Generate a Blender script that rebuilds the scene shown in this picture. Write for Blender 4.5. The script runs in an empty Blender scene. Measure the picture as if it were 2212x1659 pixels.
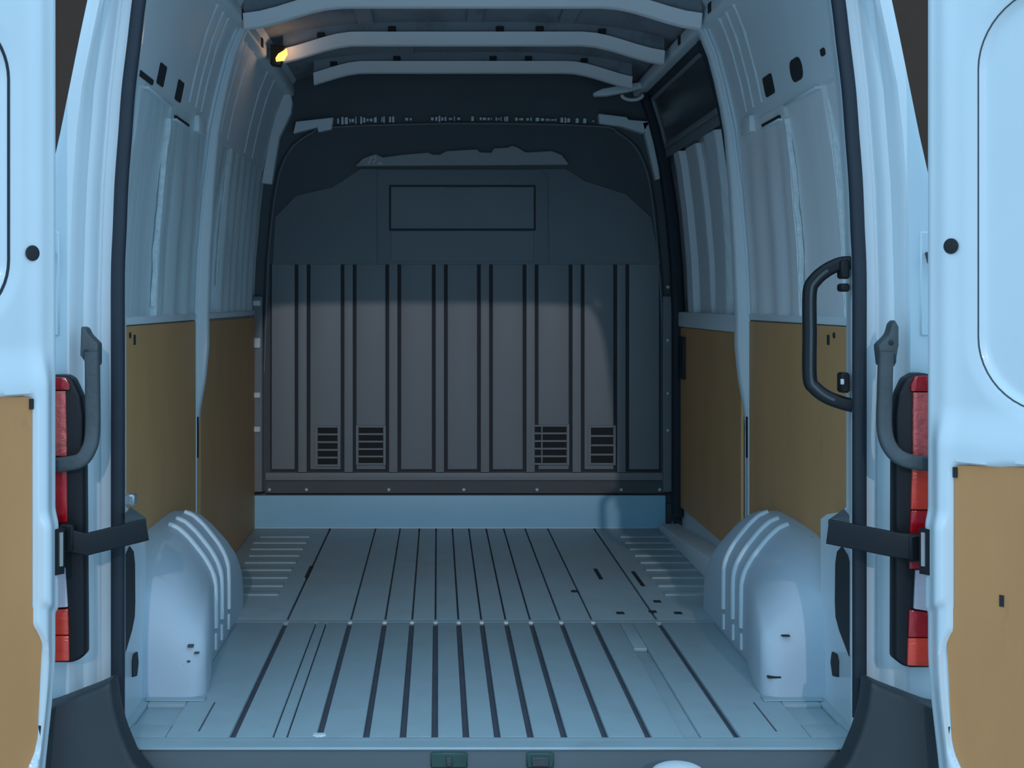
import bpy, bmesh, math, random
from mathutils import Vector, Matrix
random.seed(7)
S = bpy.context.scene
COL = S.collection
# ------------------------------------------------------------------ camera
F, VX, VY, CX, CY, CZ = 2864.0, 945.0, 650.0, -0.11, -2.85, 0.945
cd = bpy.data.cameras.new('camera'); cam = bpy.data.objects.new('camera', cd); COL.objects.link(cam)
cam.location = (CX, CY, CZ); cam.rotation_euler = (math.pi/2, 0, 0)
cd.sensor_width = 36.0; cd.lens = F/2212*36; cd.shift_x = (1106-VX)/2212; cd.shift_y = -(829.5-VY)/2212
cd.clip_start = .05; S.camera = cam
# ------------------------------------------------------------------ sky, sun, exposure
w = bpy.data.worlds.new('overcast_sky'); S.world = w; w.use_nodes = True
bg = w.node_tree.nodes['Background']; bg.inputs[0].default_value = (.41, .725, 1.0, 1)
# standard overcast sky: luminance rises with elevation as (1 + 2 sin e) / 3
_n, _l = w.node_tree.nodes, w.node_tree.links
_tc = _n.new('ShaderNodeTexCoord'); _sx = _n.new('ShaderNodeSeparateXYZ'); _mx = _n.new('ShaderNodeMath'); _ma = _n.new('ShaderNodeMath')
_mx.operation = 'MAXIMUM'; _mx.inputs[1].default_value = 0; _ma.operation = 'MULTIPLY_ADD'
SKY = 2.2
_ma.inputs[1].default_value = SKY*2/3; _ma.inputs[2].default_value = SKY/3
_l.new(_tc.outputs['Generated'], _sx.inputs[0]); _l.new(_sx.outputs[2], _mx.inputs[0]); _l.new(_mx.outputs[0], _ma.inputs[0]); _l.new(_ma.outputs[0], bg.inputs[1])
sd = bpy.data.lights.new('low_sun', 'SUN'); sun = bpy.data.objects.new('low_sun', sd); COL.objects.link(sun)
sd.energy = .40; sd.angle = math.radians(.7); sd.color = (1.0, .93, .95)
sun.location = (0, -6, 4)
sun.rotation_euler = Vector((-.05, math.cos(math.radians(18.6)), -math.sin(math.radians(18.6)))).to_track_quat('-Z', 'Y').to_euler()
vs = S.view_settings; vs.view_transform = 'Standard'; vs.look = 'None'; vs.gamma = 1; vs.use_curve_mapping = False; vs.exposure = 0

# ------------------------------------------------------------------ helpers
def at(px, py, y):
    s = F/(y-CY)
    return (CX+(px-VX)/s, y, CZ+(VY-py)/s)
def lerp(tab, v):
    if v <= tab[0][0]: return tab[0][1]
    for (a, b), (c, d) in zip(tab, tab[1:]):
        if v <= c: return b+(d-b)*(v-a)/(c-a)
    return tab[-1][1]
def sm(a, b, v):
    t = max(0, min(1, (v-a)/(b-a))); return t*t*(3-2*t)

def mat(name, c, rough=.5, metal=0., var=.08, nscale=6., stretch=(1, 1, 1), bump=0., bscale=40., spec=.5, emit=None, estr=0., dirt=None, coat=0.):
    m = bpy.data.materials.new(name); m.use_nodes = True
    nt = m.node_tree; N = nt.nodes; L = nt.links; b = N['Principled BSDF']
    b.inputs['Roughness'].default_value = rough; b.inputs['Metallic'].default_value = metal
    b.inputs['Specular IOR Level'].default_value = spec; b.inputs['Coat Weight'].default_value = coat
    tc = N.new('ShaderNodeTexCoord'); mp = N.new('ShaderNodeMapping'); L.new(tc.outputs['Object'], mp.inputs[0])
    mp.inputs['Scale'].default_value = stretch
    nz = N.new('ShaderNodeTexNoise'); nz.inputs['Scale'].default_value = nscale; nz.inputs['Detail'].default_value = 5
    L.new(mp.outputs[0], nz.inputs['Vector'])
    mx = N.new('ShaderNodeMix'); mx.data_type = 'RGBA'
    mx.inputs[6].default_value = (*[max(0, v*(1-var)) for v in c], 1); mx.inputs[7].default_value = (*[min(1, v*(1+var)) for v in c], 1)
    L.new(nz.outputs['Fac'], mx.inputs[0]); col = mx.outputs[2]
    if dirt:
        n2 = N.new('ShaderNodeTexNoise'); n2.inputs['Scale'].default_value = dirt[1]; n2.inputs['Detail'].default_value = 6; n2.inputs['Roughness'].default_value = .65
        L.new(mp.outputs[0], n2.inputs['Vector'])
        rp = N.new('ShaderNodeValToRGB'); rp.color_ramp.elements[0].position = dirt[2]; rp.color_ramp.elements[1].position = dirt[2]+.12
        rp.color_ramp.elements[1].color = (dirt[3],)*3+(1,)
        L.new(n2.outputs['Fac'], rp.inputs[0])
        m2 = N.new('ShaderNodeMix'); m2.data_type = 'RGBA'; m2.inputs[7].default_value = (*dirt[0], 1)
        L.new(rp.outputs[0], m2.inputs[0]); L.new(col, m2.inputs[6]); col = m2.outputs[2]
    L.new(col, b.inputs['Base Color'])
    if bump:
        n3 = N.new('ShaderNodeTexNoise'); n3.inputs['Scale'].default_value = bscale; n3.inputs['Detail'].default_value = 4
        L.new(mp.outputs[0], n3.inputs['Vector'])
        bp = N.new('ShaderNodeBump'); bp.inputs['Strength'].default_value = bump; bp.inputs['Distance'].default_value = .01
        L.new(n3.outputs['Fac'], bp.inputs['Height']); L.new(bp.outputs[0], b.inputs['Normal'])
    if emit:
        b.inputs['Emission Color'].default_value = (*emit, 1); b.inputs['Emission Strength'].default_value = estr
    return m
M = {}
M['paint'] = mat('white_body_paint', (.70, .78, .83), .32, var=.04, coat=.3)
M['inner'] = mat('white_inner_paint', (.74, .79, .83), .5, var=.07, nscale=4, stretch=(1, 1, .25), bump=.06, bscale=14)
M['bay'] = mat('right_bay_lit_paint', (.86, .85, .87), .42, var=.08, nscale=14, stretch=(1, 1, .1), bump=.08, bscale=14)  # white wall paint, lightened to carry the brighter light on this side
M['streaky'] = mat('streaky_inner_paint', (.70, .79, .84), .42, var=.22, nscale=26, stretch=(1, 1, .06), bump=.25, bscale=22, dirt=((.16, .22, .25), 18, .60, .6))
M['floor'] = mat('floor_paint', (.35, .44, .48), .48, var=.10, nscale=9, bump=.05, bscale=30, dirt=((.32, .36, .40), 7, .56, .5))
M['groove'] = mat('groove_grime', (.10, .105, .13), .7, var=.3, nscale=14)
M['ply'] = mat('plywood_board', (.60, .27, .10), .62, var=.12, nscale=7, stretch=(1, 1, .35), bump=.03, bscale=90, dirt=((.22, .11, .055), 11, .64, .4))
M['plyi'] = mat('lining_plywood', (.64, .33, .135), .6, var=.12, nscale=7, stretch=(1, 1, .35), bump=.03, bscale=90, dirt=((.30, .17, .09), 11, .66, .4))
M['black'] = mat('black_rubber', (.020, .028, .040), .6, spec=.35, var=.2, nscale=20, bump=.08, bscale=60)
M['blackp'] = mat('black_plastic', (.010, .012, .016), .45, var=.15, nscale=12, spec=.3)
M['char'] = mat('charcoal_bumper_plastic', (.030, .036, .042), .55, var=.15, nscale=10, bump=.05, bscale=220)
M['sill'] = mat('grey_sill_plastic', (.11, .135, .15), .55, var=.1, nscale=8)
M['conduit'] = mat('grey_conduit_rubber', (.062, .075, .083), .6, var=.2, nscale=25, bump=.2, bscale=60)
M['bulk'] = mat('slate_bulkhead_paint', (.23, .25, .27), .5, var=.07, nscale=5, bump=.02, bscale=40)
M['bulkd'] = mat('dark_bulkhead_plastic', (.088, .10, .112), .6, var=.15, nscale=6)
M['bulku'] = mat('upper_bulkhead_paint', (.19, .215, .24), .5, var=.08, nscale=5)
M['roof'] = mat('shaded_roof_paint', (.28, .30, .33), .6, var=.25, nscale=5, stretch=(1, .4, 1), dirt=((.16, .17, .19), 6, .52, .7))  # shade of the downward-facing white roof skin put into the colour
M['bulkg'] = mat('bulkhead_groove', (.03, .033, .04), .7, var=.2)
M['vent'] = mat('vent_cavity_black', (.015, .016, .018), .8)
M['steel'] = mat('zinc_steel', (.55, .56, .57), .35, metal=.85, var=.15, nscale=30)
M['bolt'] = mat('pale_bolt', (.72, .72, .70), .35, metal=.2)
M['sealer'] = mat('seam_sealer', (.74, .80, .82), .35, var=.25, nscale=60, bump=.5, bscale=90)
M['beam'] = mat('grey_beam_paint', (.33, .34, .36), .5, var=.08)
M['kick'] = mat('pale_blue_board_paint', (.34, .64, .82), .45, var=.05)
M['rib'] = mat('lit_rib_paint', (.88, .85, .86), .45, var=.05)  # rib paint lightened so the ribs look lit against the roof skin
M['arch'] = mat('arch_paint', (.50, .58, .66), .5, var=.04, dirt=((.25, .3, .36), 16, .66, .6))
M['hole'] = mat('dark_cavity', (.02, .022, .025), .8)
M['red'] = mat('red_lens', (.42, .006, .012), .12, var=.5, nscale=40, stretch=(1, 1, .5), coat=.8, bump=.2, bscale=80)
M['redb'] = mat('bright_red_lens', (.80, .05, .025), .14, var=.35, nscale=30, stretch=(.4, 1, 2), coat=.8, bump=.2, bscale=80)
M['orange'] = mat('pink_red_reflector_lens', (.72, .10, .09), .14, var=.6, nscale=60, coat=.8, bump=.5, bscale=120)
M['clear'] = mat('clear_reverse_lens', (.60, .52, .58), .15, var=.15, nscale=40, stretch=(.3, 1, 3), coat=.8)
M['lamp'] = mat('lit_amber_lens', (1, .6, .2), .4, emit=(1.0, .42, .06), estr=2.6)
M['green'] = mat('green_black_latch', (.035, .085, .075), .5, var=.3, nscale=30)
M['ground'] = mat('concrete_yard', (.50, .50, .50), .9, var=.3, nscale=30, bump=.3, bscale=80)
M['brown'] = mat('brown_wall', (.048, .024, .014), .85, var=.25, nscale=3, bump=.1, bscale=15)
M['grey'] = mat('mid_grey_bracket', (.20, .22, .24), .5, var=.12, nscale=20)
M['glassd'] = mat('dark_window_blank', (.05, .055, .062), .22, var=.1)

def link(name, me, m, parent=None, smooth=False):
    o = bpy.data.objects.new(name, me); COL.objects.link(o)
    if m is not None: me.materials.append(M[m] if isinstance(m, str) else m)
    if smooth:
        for p in me.polygons: p.use_smooth = True
        if smooth != 'all': me.set_sharp_from_angle(angle=math.radians(38))
    if parent is not None:
        o.parent = parent
        if parent.type == 'EMPTY': o.matrix_parent_inverse = Matrix.Translation(-Vector(parent.location))
    return o
def bm_obj(name, bm, m, parent=None, smooth=False):
    bmesh.ops.recalc_face_normals(bm, faces=bm.faces)
    me = bpy.data.meshes.new(name); bm.to_mesh(me); bm.free()
    return link(name, me, m, parent, smooth)
def raw(name, v, f, m, parent=None, smooth=False):
    me = bpy.data.meshes.new(name); me.from_pydata(v, [], f); me.update()
    bm = bmesh.new(); bm.from_mesh(me); bmesh.ops.recalc_face_normals(bm, faces=bm.faces); bm.to_mesh(me); bm.free()
    return link(name, me, m, parent, smooth)
def box(name, x0, x1, y0, y1, z0, z1, m, parent=None, bev=.003, seg=1):
    bm = bmesh.new(); bmesh.ops.create_cube(bm, size=1)
    for v in bm.verts: v.co = Vector(((x0+x1)/2+v.co.x*abs(x1-x0), (y0+y1)/2+v.co.y*abs(y1-y0), (z0+z1)/2+v.co.z*abs(z1-z0)))
    if bev: bmesh.ops.bevel(bm, geom=list(bm.edges), offset=min(bev, .45*min(abs(x1-x0), abs(y1-y0), abs(z1-z0))), segments=seg, affect='EDGES', profile=.6)
    return bm_obj(name, bm, m, parent, bev > 0)
def prism(name, pts, axis, a0, a1, m, parent=None, bev=.0, seg=2):
    """pts are (p,q): axis 'y' -> (x,z) ; axis 'x' -> (y,z) ; axis 'z' -> (x,y)"""
    mk = {'y': lambda p, a: (p[0], a, p[1]), 'x': lambda p, a: (a, p[0], p[1]), 'z': lambda p, a: (p[0], p[1], a)}[axis]
    bm = bmesh.new(); A = [bm.verts.new(mk(p, a0)) for p in pts]; B = [bm.verts.new(mk(p, a1)) for p in pts]; n = len(pts)
    bm.faces.new(A); bm.faces.new(B[::-1])
    for i in range(n): bm.faces.new((A[i], A[(i+1) % n], B[(i+1) % n], B[i]))
    bmesh.ops.recalc_face_normals(bm, faces=bm.faces)
    if bev: bmesh.ops.bevel(bm, geom=list(bm.edges), offset=bev, segments=seg, affect='EDGES', profile=.6, clamp_overlap=True)
    return bm_obj(name, bm, m, parent, bev > 0)
def loft(name, rings, m, parent=None, closed=True, caps=True, smooth=True):
    n = len(rings[0]); v = [p for r in rings for p in r]; f = []
    for i in range(len(rings)-1):
        for j in range(n if closed else n-1):
            k = (j+1) % n; f.append((i*n+j, i*n+k, (i+1)*n+k, (i+1)*n+j))
    if caps and closed: f.append(tuple(range(n))); f.append(tuple((len(rings)-1)*n+j for j in range(n)))
    return raw(name, v, f, m, parent, smooth)
def spline(pts, k=6):
    P = [Vector(p) for p in pts]; out = []
    for i in range(len(P)-1):
        a, b, c, d = P[max(i-1, 0)], P[i], P[i+1], P[min(i+2, len(P)-1)]
        for t in range(k):
            t /= k; out.append(.5*((2*b)+(c-a)*t+(2*a-5*b+4*c-d)*t*t+(3*b-a-3*c+d)*t**3))
    out.append(P[-1]); return out
def sweep(name, pts, sec, m, parent=None, up=(0, 1, 0), closed=False, scale=None):
    """sec: list of (a,b) ; a along side, b along up-ish"""
    P = [Vector(p) for p in pts]; rings = []; up = Vector(up)
    for i, p in enumerate(P):
        t = (P[min(i+1, len(P)-1)]-P[max(i-1, 0)]).normalized()
        s = t.cross(up)
        s = s.normalized() if s.length > 1e-4 else Vector((1, 0, 0))
        u = s.cross(t).normalized(); k = scale[i] if scale else 1
        rings.append([tuple(p+s*a*k+u*b*k) for a, b in sec])
    return loft(name, rings, m, parent)
def circ(r, n=10, sy=1.): return [(r*math.cos(2*math.pi*i/n), r*sy*math.sin(2*math.pi*i/n)) for i in range(n)]
def rrect(w, h, r, k=3):
    o = []
    for cx, cy, a0 in ((w/2-r, h/2-r, 0), (-w/2+r, h/2-r, 90), (-w/2+r, -h/2+r, 180), (w/2-r, -h/2+r, 270)):
        for i in range(k+1):
            a = math.radians(a0+90*i/k); o.append((cx+r*math.cos(a), cy+r*math.sin(a)))
    return o
def disc(name, c, nrm, r, h, m, parent=None, n=16, dome=0):
    q = Vector(nrm).to_track_quat('Z', 'Y'); rings = []
    prof = [(1, 0), (1, .6*h), (.8, h)] if not dome else [(1, 0), (.92, .5*h), (.6, .85*h), (.15, h)]
    for rr, zz in prof: rings.append([tuple(Vector(c)+q @ Vector((r*rr*math.cos(2*math.pi*i/n), r*rr*math.sin(2*math.pi*i/n), zz))) for i in range(n)])
    return loft(name, rings, m, parent)
def tag(o, label, cat=None, group=None, kind=None):
    o['label'] = label
    if cat: o['category'] = cat
    if group: o['group'] = group
    if kind: o['kind'] = kind
    return o
def empty(name, loc):
    o = bpy.data.objects.new(name, None); COL.objects.link(o); o.location = loc; o.empty_display_size = .05; return o
def side(sx): return 'left' if sx < 0 else 'right'
def mirx(pts, sx): return [(sx*p[0], p[1]) for p in pts]

# ------------------------------------------------------------------ ground and the brown wall behind the van
tag(box('ground', -9, 9, -9, 9, -.62, -.60, 'ground', bev=0), 'grey concrete ground under the van', 'ground', kind='structure')
tag(box('wall_back', -9, 9, 7.0, 7.2, -.6, 6.5, 'brown', bev=0), 'dark brown wall standing behind the van', 'wall', kind='structure')

# ------------------------------------------------------------------ body curves
WT = [(0, .885), (.9, .885), (1.1, .876), (1.3, .858), (1.48, .835), (1.6, .81), (1.72, .778), (1.81, .742), (1.87, .70)]
W = lambda z: lerp(WT, z)
AT = [(-.2, .797), (1.0, .797), (1.2, .789), (1.4, .774), (1.6, .750), (1.75, .722), (1.9, .685)]
A = lambda z: lerp(AT, z)
BT = [(-.2, 1.0), (.85, 1.0), (1.1, .957), (1.295, .913), (1.578, .856), (1.8, .80), (2.0, .74)]
B = lambda z: lerp(BT, z)

# ------------------------------------------------------------------ floor
fl = tag(box('floor', -.90, .90, 0.0, 2.74, -.06, -.012, 'groove', bev=0), 'pale blue-grey painted van floor with dark lengthwise grooves', 'floor', kind='structure')
G = [-.555, -.367, -.265, -.185, -.116, -.048, .020, .092, .165, .254, .348, .540]
def board(x0, x1, y0, y1, z=0.0, nm='floor_board'): return box(nm, x0, x1, y0, y1, -.0115, z, 'floor', fl, .0035, 2)
box('rear_edge_strip', -.885, .885, .0, .024, -.0115, .0, 'floor', fl, .004, 2)
for sx in (-1, 1):
    g = .562 if sx < 0 else .547
    for a, b, y0, y1, z in ((g, .70, .0245, 1.05, 0), (.7005, .79, .0245, .11, 0), (.7005, .79, .255, 1.05, 0), (.7905, .885, .0245, 1.05, 0), (.7005, .79, .1105, .2545, -.008)):
        board(min(sx*a, sx*b), max(sx*a, sx*b), y0, y1, z, 'floor_board' if z == 0 else 'corner_pocket')
for i in range(len(G)-1):
    x0, x1 = G[i]+.0068, G[i+1]-.0068
    if i == 0:
        for a, b in ((x0, -.468), (-.465, -.438), (-.435, x1)): board(a, b, .0245, 1.05)
    elif i == len(G)-2:
        board(x0, .424, .0245, 1.05); board(.462, x1, .0245, 1.05)
        board(.4242, .4618, .76, 1.05); board(.4242, .4618, .0245, .745, -.0065, 'channel_strip')
    else: board(x0, x1, .0245 if i % 3 else .03, 1.05)
box('cross_joint', -.885, .885, 1.0505, 1.085, -.0115, -.0004, 'floor', fl, .002)
board(-.885, G[0]-.004, 1.0855, 2.655); board(G[-1]+.004, .885, 1.0855, 2.655)
for i in range(len(G)-1): board(G[i]+.0024, G[i+1]-.0024, 1.0855, 2.655)
for g in G[1:11]:
    if random.random() < .75: box('sealer_dab', g-.006, g+.006, 1.045, 1.062, -.006, .0012, 'sealer', fl, .0015)
box('sealer_dab', -.382, -.352, .0275, .05, -.008, .0012, 'sealer', fl, .002)
for sx in (-1, 1):      # raised cross ribs ahead of the wheel arches
    for k in range(9):
        y = 1.40+k*.13
        box('cross_rib', sx*.62, sx*(.80+.03*random.random()), y, y+.05, -.002, .005, 'floor', fl, .003, 2)
    box('corner_groove', sx*.632, sx*.636, .06, .27, -.002, .0006, 'groove', fl, 0)
for px, py in ((1340, 1325), (1410, 1322), (1465, 1325), (1242, 1278), (515, 1318), (1420, 1300)):
    s = (py-VY)/CZ; y = F/s+CY; x = CX+(px-VX)/s
    box('drain_plug', x-.012, x+.012, y-.012, y+.012, -.002, .003, 'hole', fl, .002)
for px, py, ln in ((1292, 1240, .09), (1378, 1250, .12), (668, 1235, .10)):
    s = (py-VY)/CZ; y = F/s+CY; x = CX+(px-VX)/s
    box('floor_slot', x-.007, x+.007, y-ln, y+ln, -.002, .0008, 'hole', fl, 0)

# ------------------------------------------------------------------ rear sill
si = tag(box('trim_1', -.80, .80, -.045, -.0005, -.30, -.006, 'sill', bev=.006, seg=2), 'blue-grey plastic sill face below the rear edge of the floor', 'sill', kind='structure')
box('edge_lip', -.79, .79, -.050, -.001, -.0058, .0015, 'floor', si, .003)
for px, wd, lab in ((970, .078, 'wide dark green latch pocket in the rear sill'), (1167, .058, 'narrow dark green latch pocket in the rear sill')):
    x, _, z = at(px, 1642, -.05); r = empty('latch_pocket', (x, -.05, z-.016))
    tag(r, lab, 'latch')
    box('pocket', x-wd/2, x+wd/2, -.052, -.044, z-.017, z+.016, 'green', r, .003)
    box('striker', x-.006 if wd > .06 else x-.018, x+.006 if wd > .06 else x+.018, -.058, -.051, z-.012, z+.008, 'conduit', r, .002)
x, _, z = at(1465, 1668, -.16)
c = bmesh.new(); bmesh.ops.create_uvsphere(c, u_segments=24, v_segments=12, radius=1)
for v in c.verts: v.co = Vector((x+v.co.x*.056, -.16+v.co.y*.05, z-.004+v.co.z*.022))
tag(bm_obj('step_cap', c, 'inner', None, True), 'small white rounded cap on the bumper step below the floor', 'cap')

# ------------------------------------------------------------------ bumper
bp = empty('rear_bumper', (0, -.1, -.32)); tag(bp, 'charcoal plastic rear bumper with raised corners beside the sill', 'bumper')
for sx in (-1, 1):
    pts = [(.780, .165), (.806, .152), (.85, .135), (.91, .112), (.985, .10), (1.03, .06), (1.03, -.32), (.62, -.32), (.62, -.10), (.69, -.055), (.735, .0), (.760, .06), (.773, .11)]
    o = prism('bumper_corner', mirx(pts, sx), 'y', -.135, -.061, 'char', bp, .012, 3)
box('bumper_step', -.65, .65, -.24, -.046, -.32, -.085, 'char', bp, .012, 2)

# ------------------------------------------------------------------ rear pillars
zs = [-.25, -.05, .2, .42, .44, .46, .48, .5, .8, .95, 1.1, 1.2, 1.3, 1.4, 1.5, 1.6, 1.7, 1.8, 1.9, 2.0]
for sx in (-1, 1):
    rings = []
    for z in zs:
        a, b = A(z), B(z)
        pr = [(a+.015, .34-.20*sm(.42, .48, z)), (a+.013, .08), (a-.002, .06), (a-.005, .035), (a-.004, .016), (a+.030, .014), (a+.040, .016), (a+.044, .026), (a+.050, .026),
              (a+.058, .004), (a+.066, -.004), (a+.072, -.008), (min(a+.080, b-.040), -.050), (min(a+.088, b-.034), -.060), (b-.022, -.060), (b-.006, -.052), (b, -.03), (b+.002, .36-.20*sm(.42, .48, z))]
        rings.append([(sx*p, q, z) for p, q in pr])
    pl = loft('wall_rear_'+side(sx), rings, 'paint')
    tag(pl, f'white painted rear door pillar on the {side(sx)} with stepped jamb', 'pillar', kind='structure')
    # hinge plate and hook
    z0 = at(0, 500, -.06)[2]; x0, x1 = .905, .95
    box('hinge_plate', sx*x0, sx*x1, -.064, -.056, z0-.22, z0, 'paint', pl, .003)
    sweep('hinge_hook', [(sx*.915, -.07, z0-.045), (sx*.918, -.075, z0-.065), (sx*.94, -.075, z0-.082)], rrect(.005, .01, .002), 'conduit', pl)
    # openings in the inner pillar panel near the wheel arch
    xi = .797+.0135
    sl = [(.05+.0*i, 0) for i in range(0)]
    pts = [(.088, .16), (.10, .15), (.165, .19), (.19, .215), (.195, .25), (.192, .34), (.18, .37), (.15, .388), (.11, .375), (.088, .35)]
    prism('access_slot', [(.096+(y-.088)*1.12, z) for y, z in pts], 'x', sx*(xi+.004), sx*(xi-.0025), 'hole', pl, .002, 1)
    pts = [(.19, .082), (.235, .072), (.25, .10), (.24, .128), (.20, .132), (.188, .12)]
    prism('access_hole', pts, 'x', sx*(xi+.004), sx*(xi-.0025), 'hole', pl, .002, 1)
    # reflective little bracket above the arch
    if sx < 0: box('lamp_bracket', sx*.775, sx*.80, .06, .09, .495, .52, 'steel', pl, .004)
# header over the rear door opening
hd = box('trim_2', -.86, .86, -.06, .10, 1.86, 2.0, 'paint', bev=.01, seg=2); tag(hd, 'white header beam across the top of the rear door opening', 'header', kind='structure')

# weather seal around the opening
path = [(-A(z), -.0, z) for z in [.05, .25, .5, .8, 1.0, 1.1, 1.2, 1.3, 1.4, 1.5, 1.6, 1.7]]+[(-.69, -.0, 1.80), (-.60, -.0, 1.84), (0, -.0, 1.85), (.60, -.0, 1.84), (.69, -.0, 1.80)]
path += [(A(z), -.0, z) for z in [1.7, 1.6, 1.5, 1.4, 1.3, 1.2, 1.1, 1.0, .8, .5, .25, .05]]
ws = sweep('weather_seal', spline(path, 5), rrect(.029, .024, .009), 'black', None, (0, 1, 0))
tag(ws, 'black rubber weather seal running around the rear door opening', 'seal')

# ------------------------------------------------------------------ side walls
def vskin(name, zs, fn, m, parent): return loft(name, [[(x, y, z) for x, y in fn(z)] for z in zs], m, parent, closed=False)
ZU = [.90+.58*i/14 for i in range(15)]
ZB = [1.48, 1.52, 1.56, 1.60, 1.64, 1.68, 1.72, 1.75, 1.78, 1.81, 1.84, 1.87]
def ply(name, x, y0, y1, z0, z1, parent):
    return box(name, x-.005, x+.005, y0, y1, z0, z1, 'plyi', parent, .002)
for sx in (-1, 1):
    yf = 2.76 if sx < 0 else 1.44
    wl = box('wall_'+side(sx), sx*.886, sx*.985, .165, yf, -.05, .90, 'inner', bev=.004)
    tag(wl, 'white ribbed cargo bay wall with two plywood boards, on the left' if sx < 0 else 'white ribbed cargo bay wall with one plywood board, on the right', 'wall', kind='structure')
    # outer skin above the waist
    loft('outer_skin', [[(sx*(B(z)-.004), y, z) for y in (.10, 2.80)] for z in [.8]+ZU+ZB]+[[(sx*.72, y, 1.96) for y in (.10, 2.80)]], 'paint', wl, closed=False)
    # waist ledge
    box('waist_ledge', sx*.868, sx*.965, .165, 1.32, .885, .905, 'inner', wl, .005, 2)
    def dep(y):
        d = .026
        d -= .018*sm(.405, .420, y); d -= .018*sm(.745, .760, y)
        if y > .80: d += .006*(math.sin((y-.80)*2*math.pi/.21))*sm(.8, .88, y)
        return d
    ys = [.12+.0103*i for i in range(117)]
    vskin('rear_bay_skin', ZU, lambda z: [(sx*(W(z)+dep(y)*(1-.7*sm(1.2, 1.48, z))), y) for y in ys], 'streaky' if sx < 0 else 'bay', wl)
    # raised box panel top cap and seam beads, doubling as the lit strips along the steps
    for y0, off in ((.405, .014), (.745, -.003)):
        pts = [(sx*(W(z)+off+(.002*random.uniform(-1, 1))), y0-.002+random.uniform(-.003, .003), z) for z in [.93+.03*i for i in range(18)]]
        sweep('seam_highlight_bead', spline(pts, 2), rrect(.008, .015, .003), 'sealer', wl, (1, 0, 0))
    # upper beam with holes
    rings = []
    for z in ZB: rings.append([(sx*W(z), y, z) for y in (.11, .6, 1.0, 1.32)])
    bm_ = loft('upper_beam', [[(sx*(B(1.48)-.008), y, 1.475) for y in (.11, .6, 1.0, 1.32)], [(sx*(W(1.48)+.006), y, 1.475) for y in (.11, .6, 1.0, 1.32)]]+rings, 'inner', wl, closed=False)
    holes = ((.87, 1.55, .095, .056, .010), (.588, 1.545, .105, .058, .028), (.35, 1.546, .034, .018, .008)) if sx > 0 else ((.58, 1.530, .075, .054, .006), (.82, 1.526, .075, .056, .006), (.43, 1.497, .15, .014, .005))
    for y, z, wd, hh, rr in holes:
        pts = rrect(wd, hh, min(rr, .49*min(wd, hh)), 3)
        o = prism('beam_hole', pts, 'x', -.003, .003, 'hole', bm_, 0)
        o.location = (sx*W(z), y, z); o.rotation_euler = (0, -sx*math.atan(.205), 0)
    # lips and slots along the lower edge of the upper beam
    box('panel_lip', sx*(W(1.48)-.012), sx*(W(1.48)+.012), .43, .735, 1.470, 1.478, 'paint', wl, .003)
    box('panel_lip', sx*(W(1.46)-.014), sx*(W(1.46)+.006), .79, .98, 1.440, 1.447, 'paint', wl, .003)
    box('lip_slot', sx*(W(1.46)-.010), sx*(W(1.46)+.004), .80, .99, 1.449, 1.457, 'hole', wl, .002)
    box('corner_bracket', sx*(W(1.48)-.016), sx*(W(1.48)+.004), 1.10, 1.22, 1.45, 1.50, 'inner', wl, .006, 2)
    # soft vertical swages on the upper beam
    for y in (.98, 1.08, 1.17):
        sweep('beam_swage', [(sx*(W(z)+.009), y, z) for z in (1.52, 1.56, 1.62, 1.68, 1.74, 1.79, 1.83)], circ(.013, 10), 'inner', bm_, (1, 0, 0))
    # middle post
    zp = [0, .2, .35, .5, .6, .7, .8, .9, 1.0, 1.1, 1.2, 1.3, 1.4, 1.48, 1.56, 1.64, 1.72, 1.78, 1.82]
    rings = []
    for z in zp:
        k = sm(.50, .80, z)*(1-.55*sm(1.0, 1.7, z)); x = W(z)-.014-.034*k
        rings.append([(sx*p, q, z) for p, q in ((W(z)-.012, 1.318), (x+.003, 1.330), (x, 1.334), (x, 1.36+.02*k), (x+.006, 1.37+.03*k), (.96, 1.44), (.96, 1.31))])
    po = loft('middle_post', rings, 'inner', wl)
    sweep('post_edge', [(sx*(W(z)-.014), 1.318, z) for z in zp], circ(.0055, 6), 'paint', po, (1, 0, 0))
    box('post_slot', sx*.864, sx*.868, 1.326, 1.34, .45, .58, 'hole', po, .001)
    # plywood
    ply('plywood_panel', sx*.874, .165, 1.316, .02, .882, wl)
    disc('panel_clip', (sx*.869, .42, .86), (-sx, 0, 0), .008, .003, 'hole', wl, 10)
    box('panel_clip', sx*.866, sx*.872, .46, .475, .835, .86, 'hole', wl, .001)
    if sx < 0:
        ply('plywood_panel', -.874, 1.40, 2.66, .0, .878, wl)
        box('waist_ledge', -.868, -.965, 1.42, 2.70, .885, .905, 'inner', wl, .005, 2)
        def dep2(y):
            d = .020-.025*sm(1.79, 1.81, y)
            d += .008*math.sin((y-1.42)*2*math.pi/.15); return d
        vskin('front_bay_skin', ZU, lambda z: [(-(W(z)+dep2(1.42+.0133*i)*(1-.6*sm(1.2, 1.48, z))), 1.42+.0133*i) for i in range(97)], 'streaky', wl)
        pts = [(-(W(z)+.004), 1.795+random.uniform(-.005, .005), z) for z in [1.0+.03*i for i in range(15)]]
        sweep('seam_highlight_bead', spline(pts, 2), circ(.0045, 6), 'sealer', wl, (1, 0, 0))
        loft('upper_beam', [[(-(B(1.48)-.008), y, 1.475) for y in (1.42, 2.0, 2.72)], [(-(W(1.48)+.006), y, 1.475) for y in (1.42, 2.0, 2.72)]]+[[(-W(z), y, z) for y in (1.42, 2.0, 2.72)] for z in ZB], 'inner', wl, closed=False)
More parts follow.
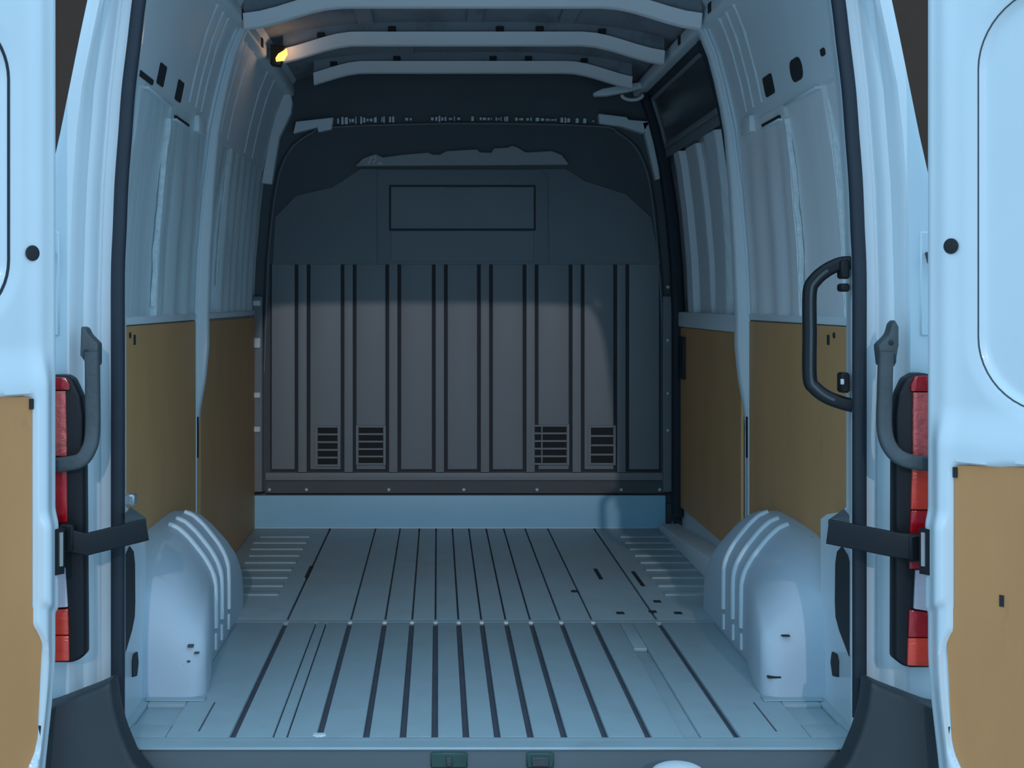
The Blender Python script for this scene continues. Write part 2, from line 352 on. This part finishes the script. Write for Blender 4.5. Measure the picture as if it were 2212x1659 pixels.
        for y in (1.55, 1.70, 2.1, 2.3): sweep('beam_swage', [(-(W(z)+.010), y, z) for z in (1.50, 1.53, 1.6, 1.68, 1.74, 1.79, 1.83)], circ(.014, 10), 'inner', wl, (1, 0, 0))
    # roof rail running lengthwise
    rl = sweep('roof_rail', [(sx*.735, y, 1.825) for y in (.1, 1.0, 2.0, 2.72)], rrect(.05, .05, .012), 'inner', wl, (0, 0, 1))
    for y in ((1.12, 1.62) if sx > 0 else (1.22, 1.66)): box('rail_slot', sx*.706, sx*.711, y, y+.035, 1.812, 1.842, 'hole', rl, .001)

# ------------------------------------------------------------------ wheel arches
for sx in (-1, 1):
    r = empty('wheel_arch', (sx*.78, .76, 0)); tag(r, f'white wheel arch cover with three raised ridges on the {side(sx)} of the floor', 'wheel arch', 'wheel arch covers')
    base = [(.884, 0), (.884, .345), (.83, .345), (.805, .334), (.775, .306), (.737, .258), (.717, .222), (.707, .185), (.706, .10), (.706, 0)]
    def prof(y, k):
        e = .040*(1-sm(.34, .72, y))
        t = min(1, max(0, (y-.30)/.045)); e -= .038*(1-math.sqrt(1-(1-t)**2))
        return [(sx*(x-(e if x < .72 else e*.6 if x < .8 else 0)), y, .0005+z*k) for x, z in base]
    rings = []; n = 3.6
    for i in range(81):
        th = math.pi*i/80; cs, sn = math.cos(th), math.sin(th)
        t = -math.copysign(abs(cs)**(2/n), cs); k = max(.004, sn**(2/n)); rings.append(prof(.76+.46*t, k))
    loft('arch_shell', rings, 'arch', r)
    for y in (.70, .80, .92):
        t = abs(y-.76)/.46; k = (1-t**n)**(1/n)
        p3 = [(sx*(abs(x)-.0), yy, z) for x, yy, z in [(abs(a), b, c) for a, b, c in prof(y, k)][1:]]
        p3 = p3[1:]; p3[-1] = (p3[-1][0], y, .07)
        sweep('ridge', spline(p3, 3), circ(.0085, 8), 'paint', r, (0, 1, 0))
        sweep('ridge_end', [(p3[-1][0], y, .055), (p3[-1][0], y, .012)], circ(.006, 8), 'paint', r, (0, 1, 0))
    box('flange', sx*.66, sx*.80, .275, .31, .0002, .004, 'floor', r, .0015)
    if sx < 0:
        for px, py, a, b in ((362, 1497, .010, .0018), (412, 1395, .007, .003), (408, 1428, .004, .002), (425, 1410, .006, .0015)):
            x, y, z = at(px, py, .306); box('scuff_hole', x-a, x+a, .3005, .312, z-b, z+b, 'conduit', r, .001)
    if sx > 0:
        for px, py, a, b in ((1790, 1328, .006, .004), (1697, 1373, .010, .0015), (1672, 1462, .016, .0025)):
            x, y, z = at(px, py, .306); box('scuff_hole', x-a, x+a, .300, .312, z-b, z+b, 'hole', r, .001)

# ------------------------------------------------------------------ ceiling
def rz(x): return 1.93-.075*(abs(x)/.75)**3.5
xs = [-.75+1.5*i/30 for i in range(31)]
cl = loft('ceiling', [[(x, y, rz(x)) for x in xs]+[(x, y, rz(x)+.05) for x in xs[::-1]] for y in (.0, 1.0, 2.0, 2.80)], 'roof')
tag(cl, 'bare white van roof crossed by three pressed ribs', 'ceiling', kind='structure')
def ribz(x): return 1.850-.068*sm(.40, .72, abs(x))-.0*abs(x)
for y, x0, x1 in ((1.23, -.705, .70), (1.84, -.655, .69), (2.41, -.60, .66), (.62, -.70, .70)):
    X = [x0+(x1-x0)*i/28 for i in range(29)]
    rings = [[(x, y-.006, ribz(x)+.002), (x, y-.002, ribz(x)), (x, y+.028, ribz(x)), (x, y+.03, ribz(x)+.04), (x, y-.028, ribz(x)+.042)] for x in X]
    rb = loft('roof_rib', rings, 'rib', cl)
    loft('rib_web', [[(x, y-.012, ribz(x)+.04), (x, y+.02, ribz(x)+.04), (x, y+.02, rz(x)+.01), (x, y-.012, rz(x)+.01)] for x in X], 'roof', rb)
    for xx in (-.52, -.27, .11, .25, .47):
        box('rib_clip', xx-.014, xx+.014, y-.022, y-.010, ribz(xx)+.045, ribz(xx)+.062, 'hole', rb, .002)
for x in (-.36, .02, .34):
    box('roof_stiffener', x-.03, x+.03, 1.30, 1.78, rz(x)-.012, rz(x)-.002, 'roof', cl, .004)
box('roof_patch', -.52, -.20, 2.0, 2.35, rz(.4)-.008, rz(.4), 'roof', cl, .003)
# amber lamp
x, y, z = at(608, 120, 1.80)
lr = empty('interior_lamp', (x, y, z)); tag(lr, 'small glowing amber lamp under the roof at the upper left', 'lamp')
prism('lamp_housing', [(x-.04, z-.03), (x-.005, z-.035), (x+.012, z+.035), (x-.038, z+.042)], 'y', y-.004, y+.05, 'blackp', lr, .004)
q = [at(a, b, y) for a, b in ((596, 126), (602, 117), (620, 106), (622, 118), (614, 132), (597, 134))]
prism('lamp_lens', [(a, c) for a, b, c in q], 'y', y-.012, y-.004, 'lamp', lr, .002)
ld = bpy.data.lights.new('amber_lamp_light', 'POINT'); ld.energy = .10; ld.color = (1.0, .66, .42); ld.shadow_soft_size = .02
lo = bpy.data.objects.new('amber_lamp_light', ld); COL.objects.link(lo); lo.location = (x+.03, y-.045, z-.02)
# bracket at the far right of the roof
x, y, z = at(1335, 196, 2.52)
hr = empty('roof_hook', (x, y, z-.02)); tag(hr, 'grey roof hook with a ring in the far right roof corner', 'hook')
prism('hook_arm', [(a, c) for a, b, c in [at(*p, 2.52) for p in ((1280, 202), (1300, 193), (1360, 182), (1392, 178), (1395, 190), (1360, 199), (1310, 208), (1283, 209))]], 'y', 2.50, 2.54, 'inner', hr, .005)
cc = at(1366, 203, 2.52)
sweep('hook_ring', [(cc[0]+.042*math.cos(t), 2.52, cc[2]+.020*math.sin(t)-.004) for t in [math.pi+math.pi*i/12 for i in range(13)]], circ(.007, 8), 'inner', hr, (0, 1, 0))

# ------------------------------------------------------------------ bulkhead
YB = 2.70
bk = box('wall_front', -.98, .98, YB, YB+.05, -.05, 1.99, 'bulkd', bev=0)
tag(bk, 'dark slate ribbed bulkhead closing the front of the cargo bay', 'bulkhead', kind='structure')
def bx(px, py): p = at(px, py, YB); return p[0], p[2]
# main moulded shell with rounded top corners
out = [bx(*p) for p in ((560, 1062), (566, 800), (575, 560), (588, 430), (603, 360), (628, 315), (668, 286), (720, 272), (1000, 264), (1290, 270), (1340, 286), (1378, 318), (1402, 370), (1416, 450), (1430, 600), (1440, 800), (1446, 1062))]
prism('bulkhead_shell', out, 'y', YB-.020, YB-.0002, 'bulkd', bk, .008, 3)
sweep('shell_edge', spline([(p[0]*.985, YB-.022, p[1]-.008) for p in out[1:-1]], 4), circ(.0035, 6), 'grey', bk, (0, 1, 0))
ys0, zt, zb = YB-.0215, bx(0, 570)[1], bx(0, 1012)[1]
# recessed groove bed, then raised flats and narrow ribs
box('groove_bed', bx(585, 0)[0], bx(1425, 0)[0], YB-.0222, YB-.019, zb-.01, zt, 'bulkg', bk, 0)
cen = [655, 754, 850, 950, 1047, 1145, 1244, 1340]
edges = [585]+[e for c_ in cen for e in (c_-13, c_+13)]+[1425]
for i in range(len(edges)-1):
    x0, x1 = bx(edges[i]+3.6, 0)[0], bx(edges[i+1]-3.6, 0)[0]
    if i % 2: box('narrow_rib', x0, x1, YB-.034, YB-.022, zb-.012, zt-.002, 'bulk', bk, .004, 2)
    else: box('flat_panel', x0, x1, YB-.030, YB-.022, zb, zt-.002, 'bulk', bk, .004, 2)
# lower skirt
x0, x1 = bx(575, 0)[0], bx(1435, 0)[0]
box('lower_skirt', x0, x1, YB-.030, YB-.021, bx(0, 1036)[1], zb-.014, 'bulk', bk, .004, 2)
box('skirt_recess', x0, x1, YB-.024, YB-.021, bx(0, 1064)[1], bx(0, 1037)[1], 'bulkd', bk, .001)
for px in (582, 662, 840, 1002, 1160, 1342, 1425):
    p = at(px, 1058, YB-.024); disc('bolt', p, (0, -1, 0), .008, .008, 'bolt', bk, 10, 1)
# louvre vents
for xa, xb, ya, yb, n in ((688, 730, 920, 1003, 5), (776, 828, 920, 1000, 5), (1153, 1222, 918, 1000, 5), (1275, 1322, 920, 1000, 4)):
    (X0, Z1), (X1, Z0) = bx(xa, ya), bx(xb, yb)
    v = box('vent', X0, X1, YB-.0325, YB-.029, Z0, Z1, 'vent', bk, .001)
    for k in range(n+1):
        z = Z0+(Z1-Z0)*k/n; box('vent_slat', X0-.002, X1+.002, YB-.038, YB-.031, z-.0042, z+.0042, 'bulk', v, .0015)
    box('vent_frame', X0-.012, X0-.001, YB-.036, YB-.030, Z0-.006, Z1+.006, 'bulk', v, .0015); box('vent_frame', X1+.001, X1+.012, YB-.036, YB-.030, Z0-.006, Z1+.006, 'bulk', v, .0015)
    if n == 5 and xa == 1153: box('vent_post', X0+.028, X0+.034, YB-.040, YB-.031, Z0, Z1, 'bulk', v, .001)
# upper moulding
up = [bx(*p) for p in ((590, 572), (596, 470), (640, 424), (720, 405), (780, 366), (1222, 366), (1262, 392), (1350, 420), (1405, 470), (1424, 572))]
prism('upper_moulding', up, 'y', YB-.027, YB-.0198, 'bulku', bk, .006, 2)
fr = [bx(*p) for p in ((815, 572), (815, 368), (1165, 368), (1182, 384), (1185, 572))]
prism('hatch_surround', fr, 'y', YB-.034, YB-.0265, 'bulku', bk, .004, 2)
(X0, Z1), (X1, Z0) = bx(845, 405), bx(1152, 495)
box('hatch_gap', X0-.008, X1+.008, YB-.0345, YB-.0325, Z0-.008, Z1+.008, 'bulkg', bk, 0)
box('hatch_plate', X0, X1, YB-.037, YB-.033, Z0, Z1, 'bulku', bk, .002)
box('hatch_highlight', bx(960, 0)[0], X1-.004, YB-.0385, YB-.0365, Z1-.006, Z1-.003, 'grey', bk, .0005)
(X0, Z1), (X1, Z0) = bx(845, 500), bx(1152, 565)
box('label_plate', X0, X1, YB-.0365, YB-.0335, Z0, Z1, 'bulku', bk, .002)
xx = bx(878, 0)[0]
while xx < bx(1072, 0)[0]:
    wd = random.uniform(.006, .03); z = bx(0, 527)[1]
    box('label_print', xx, xx+wd, YB-.0372, YB-.0364, z-.002, z+.002, 'grey', bk, 0); xx += wd+random.uniform(.004, .012)
x, z = bx(850, 512); box('label_print', x-.004, x+.004, YB-.0372, YB-.0364, z-.006, z+.006, 'grey', bk, 0)
# pale beam above the hatch
pb = [bx(*p) for p in ((768, 361), (785, 344), (812, 334), (828, 342), (870, 336), (925, 331), (935, 336), (950, 336), (965, 328), (1030, 324), (1036, 331), (1060, 332), (1066, 322), (1095, 321), (1105, 316), (1118, 321), (1134, 331), (1190, 328), (1212, 336), (1228, 358)) ]
prism('hatch_beam', pb, 'y', YB-.042, YB-.0195, 'beam', bk, .003, 1)
for pts in (((797, 357), (803, 341)), ((806, 343), (812, 341), (813, 347), (806, 355)), ((816, 357), (822, 353)), ((823, 357), (826, 353))):
    sweep('chalk_stroke', [(a, YB-.0425, c) for a, b, c in [at(*p, YB) for p in pts]], circ(.0022, 6), 'bolt', bk, (0, 1, 0))
# ragged white sealant line and the white pillar strips around the bulkhead
px = 705
while px < 1290:
    wpx = random.uniform(3, 11); h = random.uniform(4, 17)*(1 if px < 950 else .7); cy = 258+6*((px-1000)/300)**2
    if random.random() < .62:
        (X0, Z1), (X1, Z0) = bx(px, cy-h/2), bx(px+wpx*.7, cy+h/2)
        box('sealant_flake', X0, X1, YB-.026, YB-.001, Z0, Z1, 'inner', bk, .001)
    px += wpx
for nm, pp in (('pillar_strip', ((606, 196), (630, 205), (634, 225), (631, 248), (606, 300), (590, 400), (568, 398), (584, 310), (600, 245))),
               ('pillar_strip', ((1384, 268), (1402, 266), (1430, 385), (1413, 391))),
               ('top_strip', ((642, 266), (722, 257), (718, 282), (690, 288), (688, 278), (636, 291))),
               ('top_strip', ((1290, 249), (1350, 256), (1354, 262), (1400, 266), (1386, 291), (1340, 276), (1292, 270)))):
    prism(nm, [bx(*p) for p in pp], 'y', YB-.05, YB-.0005, 'inner', bk, .002, 1)
# bolted side flanges
for sx, xa, xb, tabs in ((-1, 548, 570, (655, 735, 745, 852, 925)), (1, 1428, 1452, (620, 735, 850, 930))):
    box('side_flange', bx(xa, 0)[0], bx(xb, 0)[0], YB-.045, YB-.021, bx(0, 1060)[1], bx(0, 640)[1], 'grey', bk, .004)
    for t in tabs:
        if sx < 0: box('flange_tab', bx(xa+2, 0)[0], bx(xb-4, 0)[0], YB-.055, YB-.044, bx(0, t+6)[1], bx(0, t-6)[1], 'inner', bk, .003)
        else: disc('bolt', at((xa+xb)/2+3, t, YB-.045), (0, -1, 0), .008, .008, 'bolt', bk, 10, 1)
    if sx < 0: box('flange_edge', bx(545, 0)[0], bx(549, 0)[0], YB-.06, YB-.02, bx(0, 1075)[1], bx(0, 420)[1], 'paint', bk, .001)
# kick board on the floor
kb = box('trim_3', -.895, .838, YB-.045, YB-.0315, .001, .137, 'kick', bev=.004, seg=2)
tag(kb, 'white kick board along the floor at the foot of the bulkhead', 'kick board', kind='structure')
box('board_foot', -.895, .87, YB-.052, YB-.0455, .0, .006, 'paint', kb, .002)
box('end_upright', -.895, -.875, YB-.05, YB-.0455, .138, .175, 'paint', kb, .002)

# ------------------------------------------------------------------ sliding door on the right
d3 = box('door_3', .900, .985, 1.50, 2.69, .0, .90, 'inner', bev=.004)
tag(d3, 'dim grey sliding side door at the front of the right wall', 'sliding door', kind='structure')
ZD = [.90, 1.0, 1.1, 1.2, 1.3, 1.4, 1.5, 1.6, 1.7, 1.78]
def dd(y, z):
    d = .03
    d -= .035*sm(2.30, 2.32, y)*(1-sm(2.44, 2.46, y)); d -= .02*sm(2.05, 2.07, y)*(1-sm(2.26, 2.28, y)); d -= .03*sm(1.70, 1.72, y+.12*(z-1.2))*(1-sm(1.9, 1.92, y+.12*(z-1.2)))
    return d
loft('door_skin', [[(W(z)+.01+dd(1.48+.0122*i, z), 1.48+.0122*i, z) for i in range(100)] for z in [.9+.03*i for i in range(22)]], 'inner', d3, closed=False)
loft('door_top_frame', [[(W(z)+.004, y, z) for y in (1.48, 2.0, 2.68)] for z in (1.53, 1.60, 1.68, 1.74, 1.80)], 'grey', d3, closed=False)
rings = []
for z in (1.58, 1.64, 1.70, 1.755): rings.append([(W(z)-.001, 1.52, z), (W(z)-.001, 2.0, z), (W(z)-.001, 2.48, z), (W(z)+.03, 2.48, z), (W(z)+.03, 1.52, z)])
loft('window_blank', rings, 'glassd', d3)
for z in (1.572, 1.76): sweep('window_frame', [(W(z)-.003, y, z) for y in (1.52, 2.0, 2.50)], rrect(.014, .02, .004), 'grey', d3, (0, 0, 1))
sweep('window_frame', [(W(z)-.003, 2.50, z) for z in (1.572, 1.65, 1.76)], rrect(.02, .014, .004), 'grey', d3, (1, 0, 0))
box('door_ledge', .876, .97, 1.48, 2.64, .84, .90, 'inner', d3, .006, 2)
ply('plywood_panel', .890, 1.50, 2.62, .10, .838, d3)
pts = [(W(z)+.022, 1.735-.12*(z-1.2)+random.uniform(-.004, .004), z) for z in [1.0+.03*i for i in range(15)]]
sweep('seam_highlight_bead', spline(pts, 2), circ(.004, 6), 'sealer', d3, (1, 0, 0))  # pale bead drawn for the highlight along the slanted door rib
sweep('rear_gasket', [(W(z)-.008, 1.455, z) for z in (.93, 1.1, 1.3, 1.5, 1.6, 1.7, 1.79)], rrect(.02, .02, .006), 'black', d3, (1, 0, 0))
sweep('top_gasket', [(.765, y, 1.785) for y in (1.45, 2.0, 2.62)], rrect(.03, .05, .008), 'black', d3, (0, 0, 1))
sweep('front_gasket', [(W(z)-.008, 2.60, z) for z in (.06, .4, .9, 1.1, 1.3, 1.5, 1.6, 1.7, 1.79)], rrect(.05, .045, .01), 'black', d3, (1, 0, 0))
box('guide_latch', .872, .905, 2.46, 2.56, .63, .80, 'blackp', d3, .006, 2)
st = prism('trim_4', [(1.45, .0), (2.60, .0), (2.60, .03), (1.45, .09)], 'x', .80, .884, 'inner', None, .006, 2)
tag(st, 'pale sill ramp along the foot of the sliding door', 'sill', kind='structure')
bb = empty('guide_bracket', (.885, 2.60, .01)); tag(bb, 'dark square guide bracket at the right end of the white kick board', 'bracket')
box('bracket_block', .838, .950, YB-.075, YB-.053, .012, .108, 'char', bb, .008, 2)
box('bracket_post', .905, .948, YB-.075, YB-.03, .109, .62, 'char', bb, .006)
for z in (.03, .09): disc('bracket_screw', (.86, YB-.0745, z), (0, -1, 0), .005, .004, 'grey', bb, 8, 1)

# ------------------------------------------------------------------ rear doors
def sdrr(u, z, u0, u1, z0, z1, r):
    qx, qz = abs(u-(u0+u1)/2)-(u1-u0)/2+r, abs(z-(z0+z1)/2)-(z1-z0)/2+r
    return min(max(qx, qz), 0)+math.hypot(max(qx, 0), max(qz, 0))-r
DX, DY, SW = .878, -.165, math.radians(40)      # hinge edge, and how far the door is swung past square
def rear_door(sx, idx, ur, zb, zt, rr, uply, zply, ulow, zl, hole):
    def pt(u, z, d): return (sx*(DX+u*math.sin(SW)+d*math.cos(SW)), DY-u*math.cos(SW)+d*math.sin(SW), z)
    def ush(z): return .030*(1-sm(-.10, .25, z))
    def plyd(u, z): return min(sdrr(u, z, uply, 1.2, -.035, zply+.012*sm(.05, .3, u), .012), sdrr(u, z, ulow, 1.2, -.035, .34, .11))
    def depth(u, z):
        d = .0
        if u < .014: d += .014-math.sqrt(max(0, .014**2-(.014-u)**2))
        d -= .005*math.exp(-((u-.045)/.02)**2)
        s = sdrr(u, z, ur, .66, zb, zt, rr); d += .014*(1-sm(-.014, .003, s)); d += .005*(1-sm(-.002, .03, s))
        low = 1-sm(zl-.06, zl+.03, z); d -= .020*low*sm(.008, .045, u)
        d += .016*(1-sm(-.003, .003, plyd(u, z)))
        lump = sm(.325, .340, z+(.03-u)*.5)*(1-sm(.49, .53, z))*(1-sm(uply-.012, uply-.003, u)); d -= .011*lump
        return d
    nu, nz = 130, 250; u1 = .74; z0, z1 = -.12, 1.75
    V = []; Fc = []
    us = [u1*(i/nu)**1.6 for i in range(nu+1)]
    for j in range(nz+1):
        z = z0+(z1-z0)*j/nz
        for u in us: V.append(pt(u+ush(z), z, depth(u, z)))
    nn = (nu+1)*(nz+1)
    for j in range(nz+1):
        z = z0+(z1-z0)*j/nz
        for i in (0, nu): V.append(pt(us[i]+ush(z), z, .045))
    for j in range(nz):
        for i in range(nu):
            a = j*(nu+1)+i; Fc.append((a, a+1, a+nu+2, a+nu+1))
        b = nn+2*j; Fc.append((b, b+1, b+3, b+2)); a = j*(nu+1)
        Fc.append((a, a+nu+1, b+2, b)); Fc.append((a+nu, a+2*nu+1, b+3, b+1))
    Fc.append(tuple(range(nu+1))+(nn+1, nn)); t = nz*(nu+1); Fc.append(tuple(range(t, t+nu+1))+(nn+2*nz+1, nn+2*nz))
    d = raw(f'door_{idx}', V, Fc, 'paint', None, 'all'); d.data.set_sharp_from_angle(angle=math.radians(60))
    tag(d, f'open white rear door on the {side(sx)} with a plywood lower panel', 'door', kind='structure')
    pts = []
    for cu, cz, a0 in ((.66-rr, zt-rr, 0), (ur+rr, zt-rr, 90), (ur+rr, zb+rr, 180), (.66-rr, zb+rr, 270)):
        for i in range(13):
            a = math.radians(a0+90*i/12); pts.append((cu+rr*math.cos(a), cz+rr*math.sin(a)))
    pts.append(pts[0])
    sweep('recess_gasket', [pt(u, z, depth(u, z)) for u, z in pts], circ(.0030 if sx < 0 else .0016, 6), 'black' if sx < 0 else 'conduit', d, (1, 0, 0))
    # plywood lower panel, set into its recess
    out = [(ulow+.003, .337), (uply+.003, .337), (uply+.003, zply-.012), (uply+.010, zply-.002), (.12, zply+.001), (.20, zply+.006), (.35, zply+.010), (.66, zply+.010), (.66, -.033), (ulow+.113, -.033)]
    out += [(ulow+.113-.11*math.sin(math.radians(k)), .077-.11*math.cos(math.radians(k))) for k in (15, 30, 45, 60, 75, 90)]
    bmp = bmesh.new(); vf = [bmp.verts.new(pt(u+ush(z)*(1 if u < .2 else 0), z, -.012)) for u, z in out]; vb = [bmp.verts.new(pt(u+ush(z)*(1 if u < .2 else 0), z, .010)) for u, z in out]
    bmp.faces.new(vf); bmp.faces.new(vb[::-1])
    for k in range(len(out)): bmp.faces.new((vf[k], vf[(k+1) % len(out)], vb[(k+1) % len(out)], vb[k]))
    bm_obj('plywood_panel', bmp, 'ply', d)
    def dbox(name, u, z, hu, hz, d0, d1, m, par):
        c8 = [pt(u+a*hu, z+b*hz, dd_) for dd_ in (d0, d1) for a, b in ((-1, -1), (1, -1), (1, 1), (-1, 1))]
        return raw(name, c8, [(0, 1, 2, 3), (7, 6, 5, 4), (0, 1, 5, 4), (1, 2, 6, 5), (2, 3, 7, 6), (3, 0, 4, 7)], m, par)
    for u, z in ((uply+.006, zply-.016), (ulow+.006, .315), (ulow+.010, .09)): dbox('panel_clip', u, z, .004, .010, -.016, -.010, 'hole', d)
    if sx > 0: dbox('finger_slot', .166, .368, .0045, .011, -.0135, -.008, 'hole', d)
    p0, p1 = Vector(pt(hole[0], hole[1], 0)), Vector(pt(hole[0], hole[1], -1))
    disc('access_plug', pt(hole[0], hole[1], depth(*hole)-.001), p1-p0, .0155, .003, 'hole', d, 20)
    cv = dbox('hinge_block', .008, .44, .012, .046, -.016, .03, 'blackp', d)
    dbox('hinge_pin', .006, .445, .004, .034, -.020, -.014, 'steel', cv)
rear_door(-1, 1, .109, .905, 1.50, .12, .065, .757, .0385, .83, (.062, 1.040))
rear_door(1, 2, .109, .735, 1.54, .14, .066, .622, .046, .71, (.058, 1.054))

# ------------------------------------------------------------------ tail lamps
def lamp(sx, outl, lens, label):
    Y = -.100
    q = [at(*p, Y) for p in outl]; r = empty('tail_lamp', (sx*.93, -.06, min(p[2] for p in q))); tag(r, label, 'tail lamp')
    prism('lamp_housing', [(a, c) for a, b, c in q], 'y', -.104, -.0605, 'blackp', r, .010, 3)
    for nm, m, pp in lens:
        prism(nm, [(a, c) for a, b, c in [at(*p, -.105) for p in pp]], 'y', -.112, -.1035, m, r, .0025, 2)
lamp(1, ((1976, 806), (1956, 818), (1941, 850), (1935, 900), (1933, 1425), (1950, 1438), (1966, 1442), (2050, 1442), (2050, 840), (2030, 815), (2000, 806)),
     (('upper_lens', 'red', ((1975, 812), (1966, 832), (1966, 845), (2040, 845), (2030, 825), (2000, 811))),
      ('indicator_lens', 'orange', ((1971, 847), (1970, 985), (2046, 985), (2046, 847))),
      ('brake_lens', 'redb', ((1969, 987), (1966, 1100), (2046, 1100), (2046, 987))),
      ('lower_brake_lens', 'red', ((1966, 1102), (1962, 1228), (2046, 1228), (2046, 1102))),
      ('reverse_lens', 'clear', ((1976, 1230), (1972, 1314), (2046, 1326), (2046, 1230))),
      ('fog_lens', 'red', ((1962, 1316), (1960, 1375), (2046, 1375), (2046, 1328))),
      ('fog_lens', 'redb', ((1960, 1377), (1958, 1436), (2046, 1439), (2046, 1377)))), 'red tail lamp on the right rear corner beside the open door')
lamp(-1, ((143, 810), (157, 818), (174, 855), (180, 900), (184, 1415), (170, 1426), (155, 1431), (60, 1431), (60, 845), (80, 818), (110, 810)),
     (('upper_lens', 'red', ((143, 815), (152, 830), (152, 842), (70, 842), (80, 825), (110, 814))),
      ('indicator_lens', 'orange', ((143, 844), (146, 985), (64, 985), (64, 844))),
      ('brake_lens', 'red', ((146, 987), (147, 1128), (64, 1128), (64, 987))),
      ('reverse_lens', 'clear', ((142, 1225), (148, 1310), (64, 1316), (64, 1225))),
      ('fog_lens', 'redb', ((148, 1314), (150, 1370), (64, 1370), (64, 1320))),
      ('fog_lens', 'redb', ((150, 1372), (151, 1426), (64, 1428), (64, 1372)))), 'red tail lamp on the left rear corner beside the open door')

# ------------------------------------------------------------------ cable conduits
for sx, head, pth in ((1, ((1932, 690), (1940, 706), (1940, 745), (1932, 792), (1900, 790), (1895, 745), (1918, 722), (1924, 700)), ((1914, 760), (1911, 850), (1911, 930), (1926, 972), (1956, 994), (2004, 1002))),
                      (-1, ((176, 704), (188, 708), (194, 722), (214, 742), (214, 790), (184, 792), (184, 780), (174, 768)), ((199, 760), (200, 850), (200, 935), (190, 975), (168, 997), (110, 1006)))):
    r = empty('cable_conduit', at(*pth[0], -.07)); tag(r, f'grey rubber cable conduit looping over the {side(sx)} tail lamp', 'conduit', 'cable conduits')
    prism('conduit_head', [(a, c) for a, b, c in [at(*p, -.09) for p in head]], 'y', -.098, -.0605, 'conduit', r, .006, 2)
    P3 = []
    for i, p in enumerate(pth): P3.append(at(*p, -.095-(0, 0, .005, .022, .034, .030)[i]))
    sweep('conduit_tube', spline(P3, 6), rrect(.030, .022, .007), 'conduit', r, (0, 1, 0))
    if sx > 0:
        disc('conduit_screw', at(1925, 740, -.098), (0, -1, 0), .006, .003, 'black', r, 10, 1); box('conduit_clip', *sorted((at(1928, 0, -.1)[0], at(1936, 0, -.1)[0])), -.102, -.09, at(0, 785, -.1)[2], at(0, 765, -.1)[2], 'black', r, .002)
    else: box('conduit_clip', *sorted((at(180, 0, -.1)[0], at(190, 0, -.1)[0])), -.102, -.09, at(0, 775, -.1)[2], at(0, 755, -.1)[2], 'black', r, .002)

# ------------------------------------------------------------------ door check arms
for sx, a0, a1, a2, hh in ((1, (1789, 1148), (1942, 1178), (1992, 1182), .052), (-1, (316, 1144), (186, 1176), (126, 1160), .046)):
    p0, p1, p2 = at(*a0, .0), at(*a1, -.128), at(*a2, -.132)
    p0 = at(*a0, -.055)
    r = empty('door_check_arm', p1); tag(r, f'black flat door check arm linking the {side(sx)} pillar to the open door', 'check arm', 'door check arms')
    sweep('arm_bar', [p0, p1, p2], rrect(hh, .012, .003), 'blackp', r, (0, 1, 0))
    q = [at(a0[0]+d, a0[1]-27-e, f) for d, e, f in ((0, -2, -.045), (sx*34, 22, .03), (sx*46, 8, -.02), (sx*46, -10, -.05))]
    v = [Vector(k) for k in q]; v2 = [k-Vector((0, 0, .01)) for k in v]
    raw('arm_bracket', [tuple(k) for k in v+v2], [(0, 1, 2, 3), (7, 6, 5, 4), (0, 1, 5, 4), (1, 2, 6, 5), (2, 3, 7, 6), (3, 0, 4, 7)], 'conduit', r)
    pz = at(0, 1195, DY)[2]
    box('arm_clevis', sx*.855, sx*.884, -.140, -.119, p2[2]-.03, p2[2]+.026, 'blackp', r, .004)

# ------------------------------------------------------------------ grab handle
gr = empty('grab_handle', at(1835, 880, .02)); tag(gr, 'black bent grab handle bolted to the right rear pillar', 'handle')
pp = ((1838, 568, .0), (1815, 570, .01), (1785, 584, .02), (1760, 606, .03), (1749, 632, .035), (1749, 720, .04), (1749, 815, .04), (1760, 838, .035), (1785, 857, .025), (1815, 869, .012), (1842, 876, .0))
path = spline([at(a, b, c+.040) for a, b, c in pp], 4)
sweep('grip', path, rrect(.030, .026, .009), 'blackp', gr, (0, 1, 0))
sweep('grip_inlay', [p+Vector((0, -.0125, 0)) for p in path[8:-6]], rrect(.007, .004, .0015), 'conduit', gr, (0, 1, 0))
for pa, pb, m in ((560, 602, 'blackp'), (612, 630, 'blackp'), (806, 850, 'blackp')):
    box('grip_mount', at(1822, 0, .01)[0], at(1842, 0, .01)[0], .026, .06, at(0, pb, .01)[2], at(0, pa, .01)[2], m, gr, .004)
box('mount_screw', at(1823, 0, .0)[0], at(1830, 0, 0)[0],   .020, .027, at(0, 832, 0)[2], at(0, 820, 0)[2], 'bolt', gr, .001)
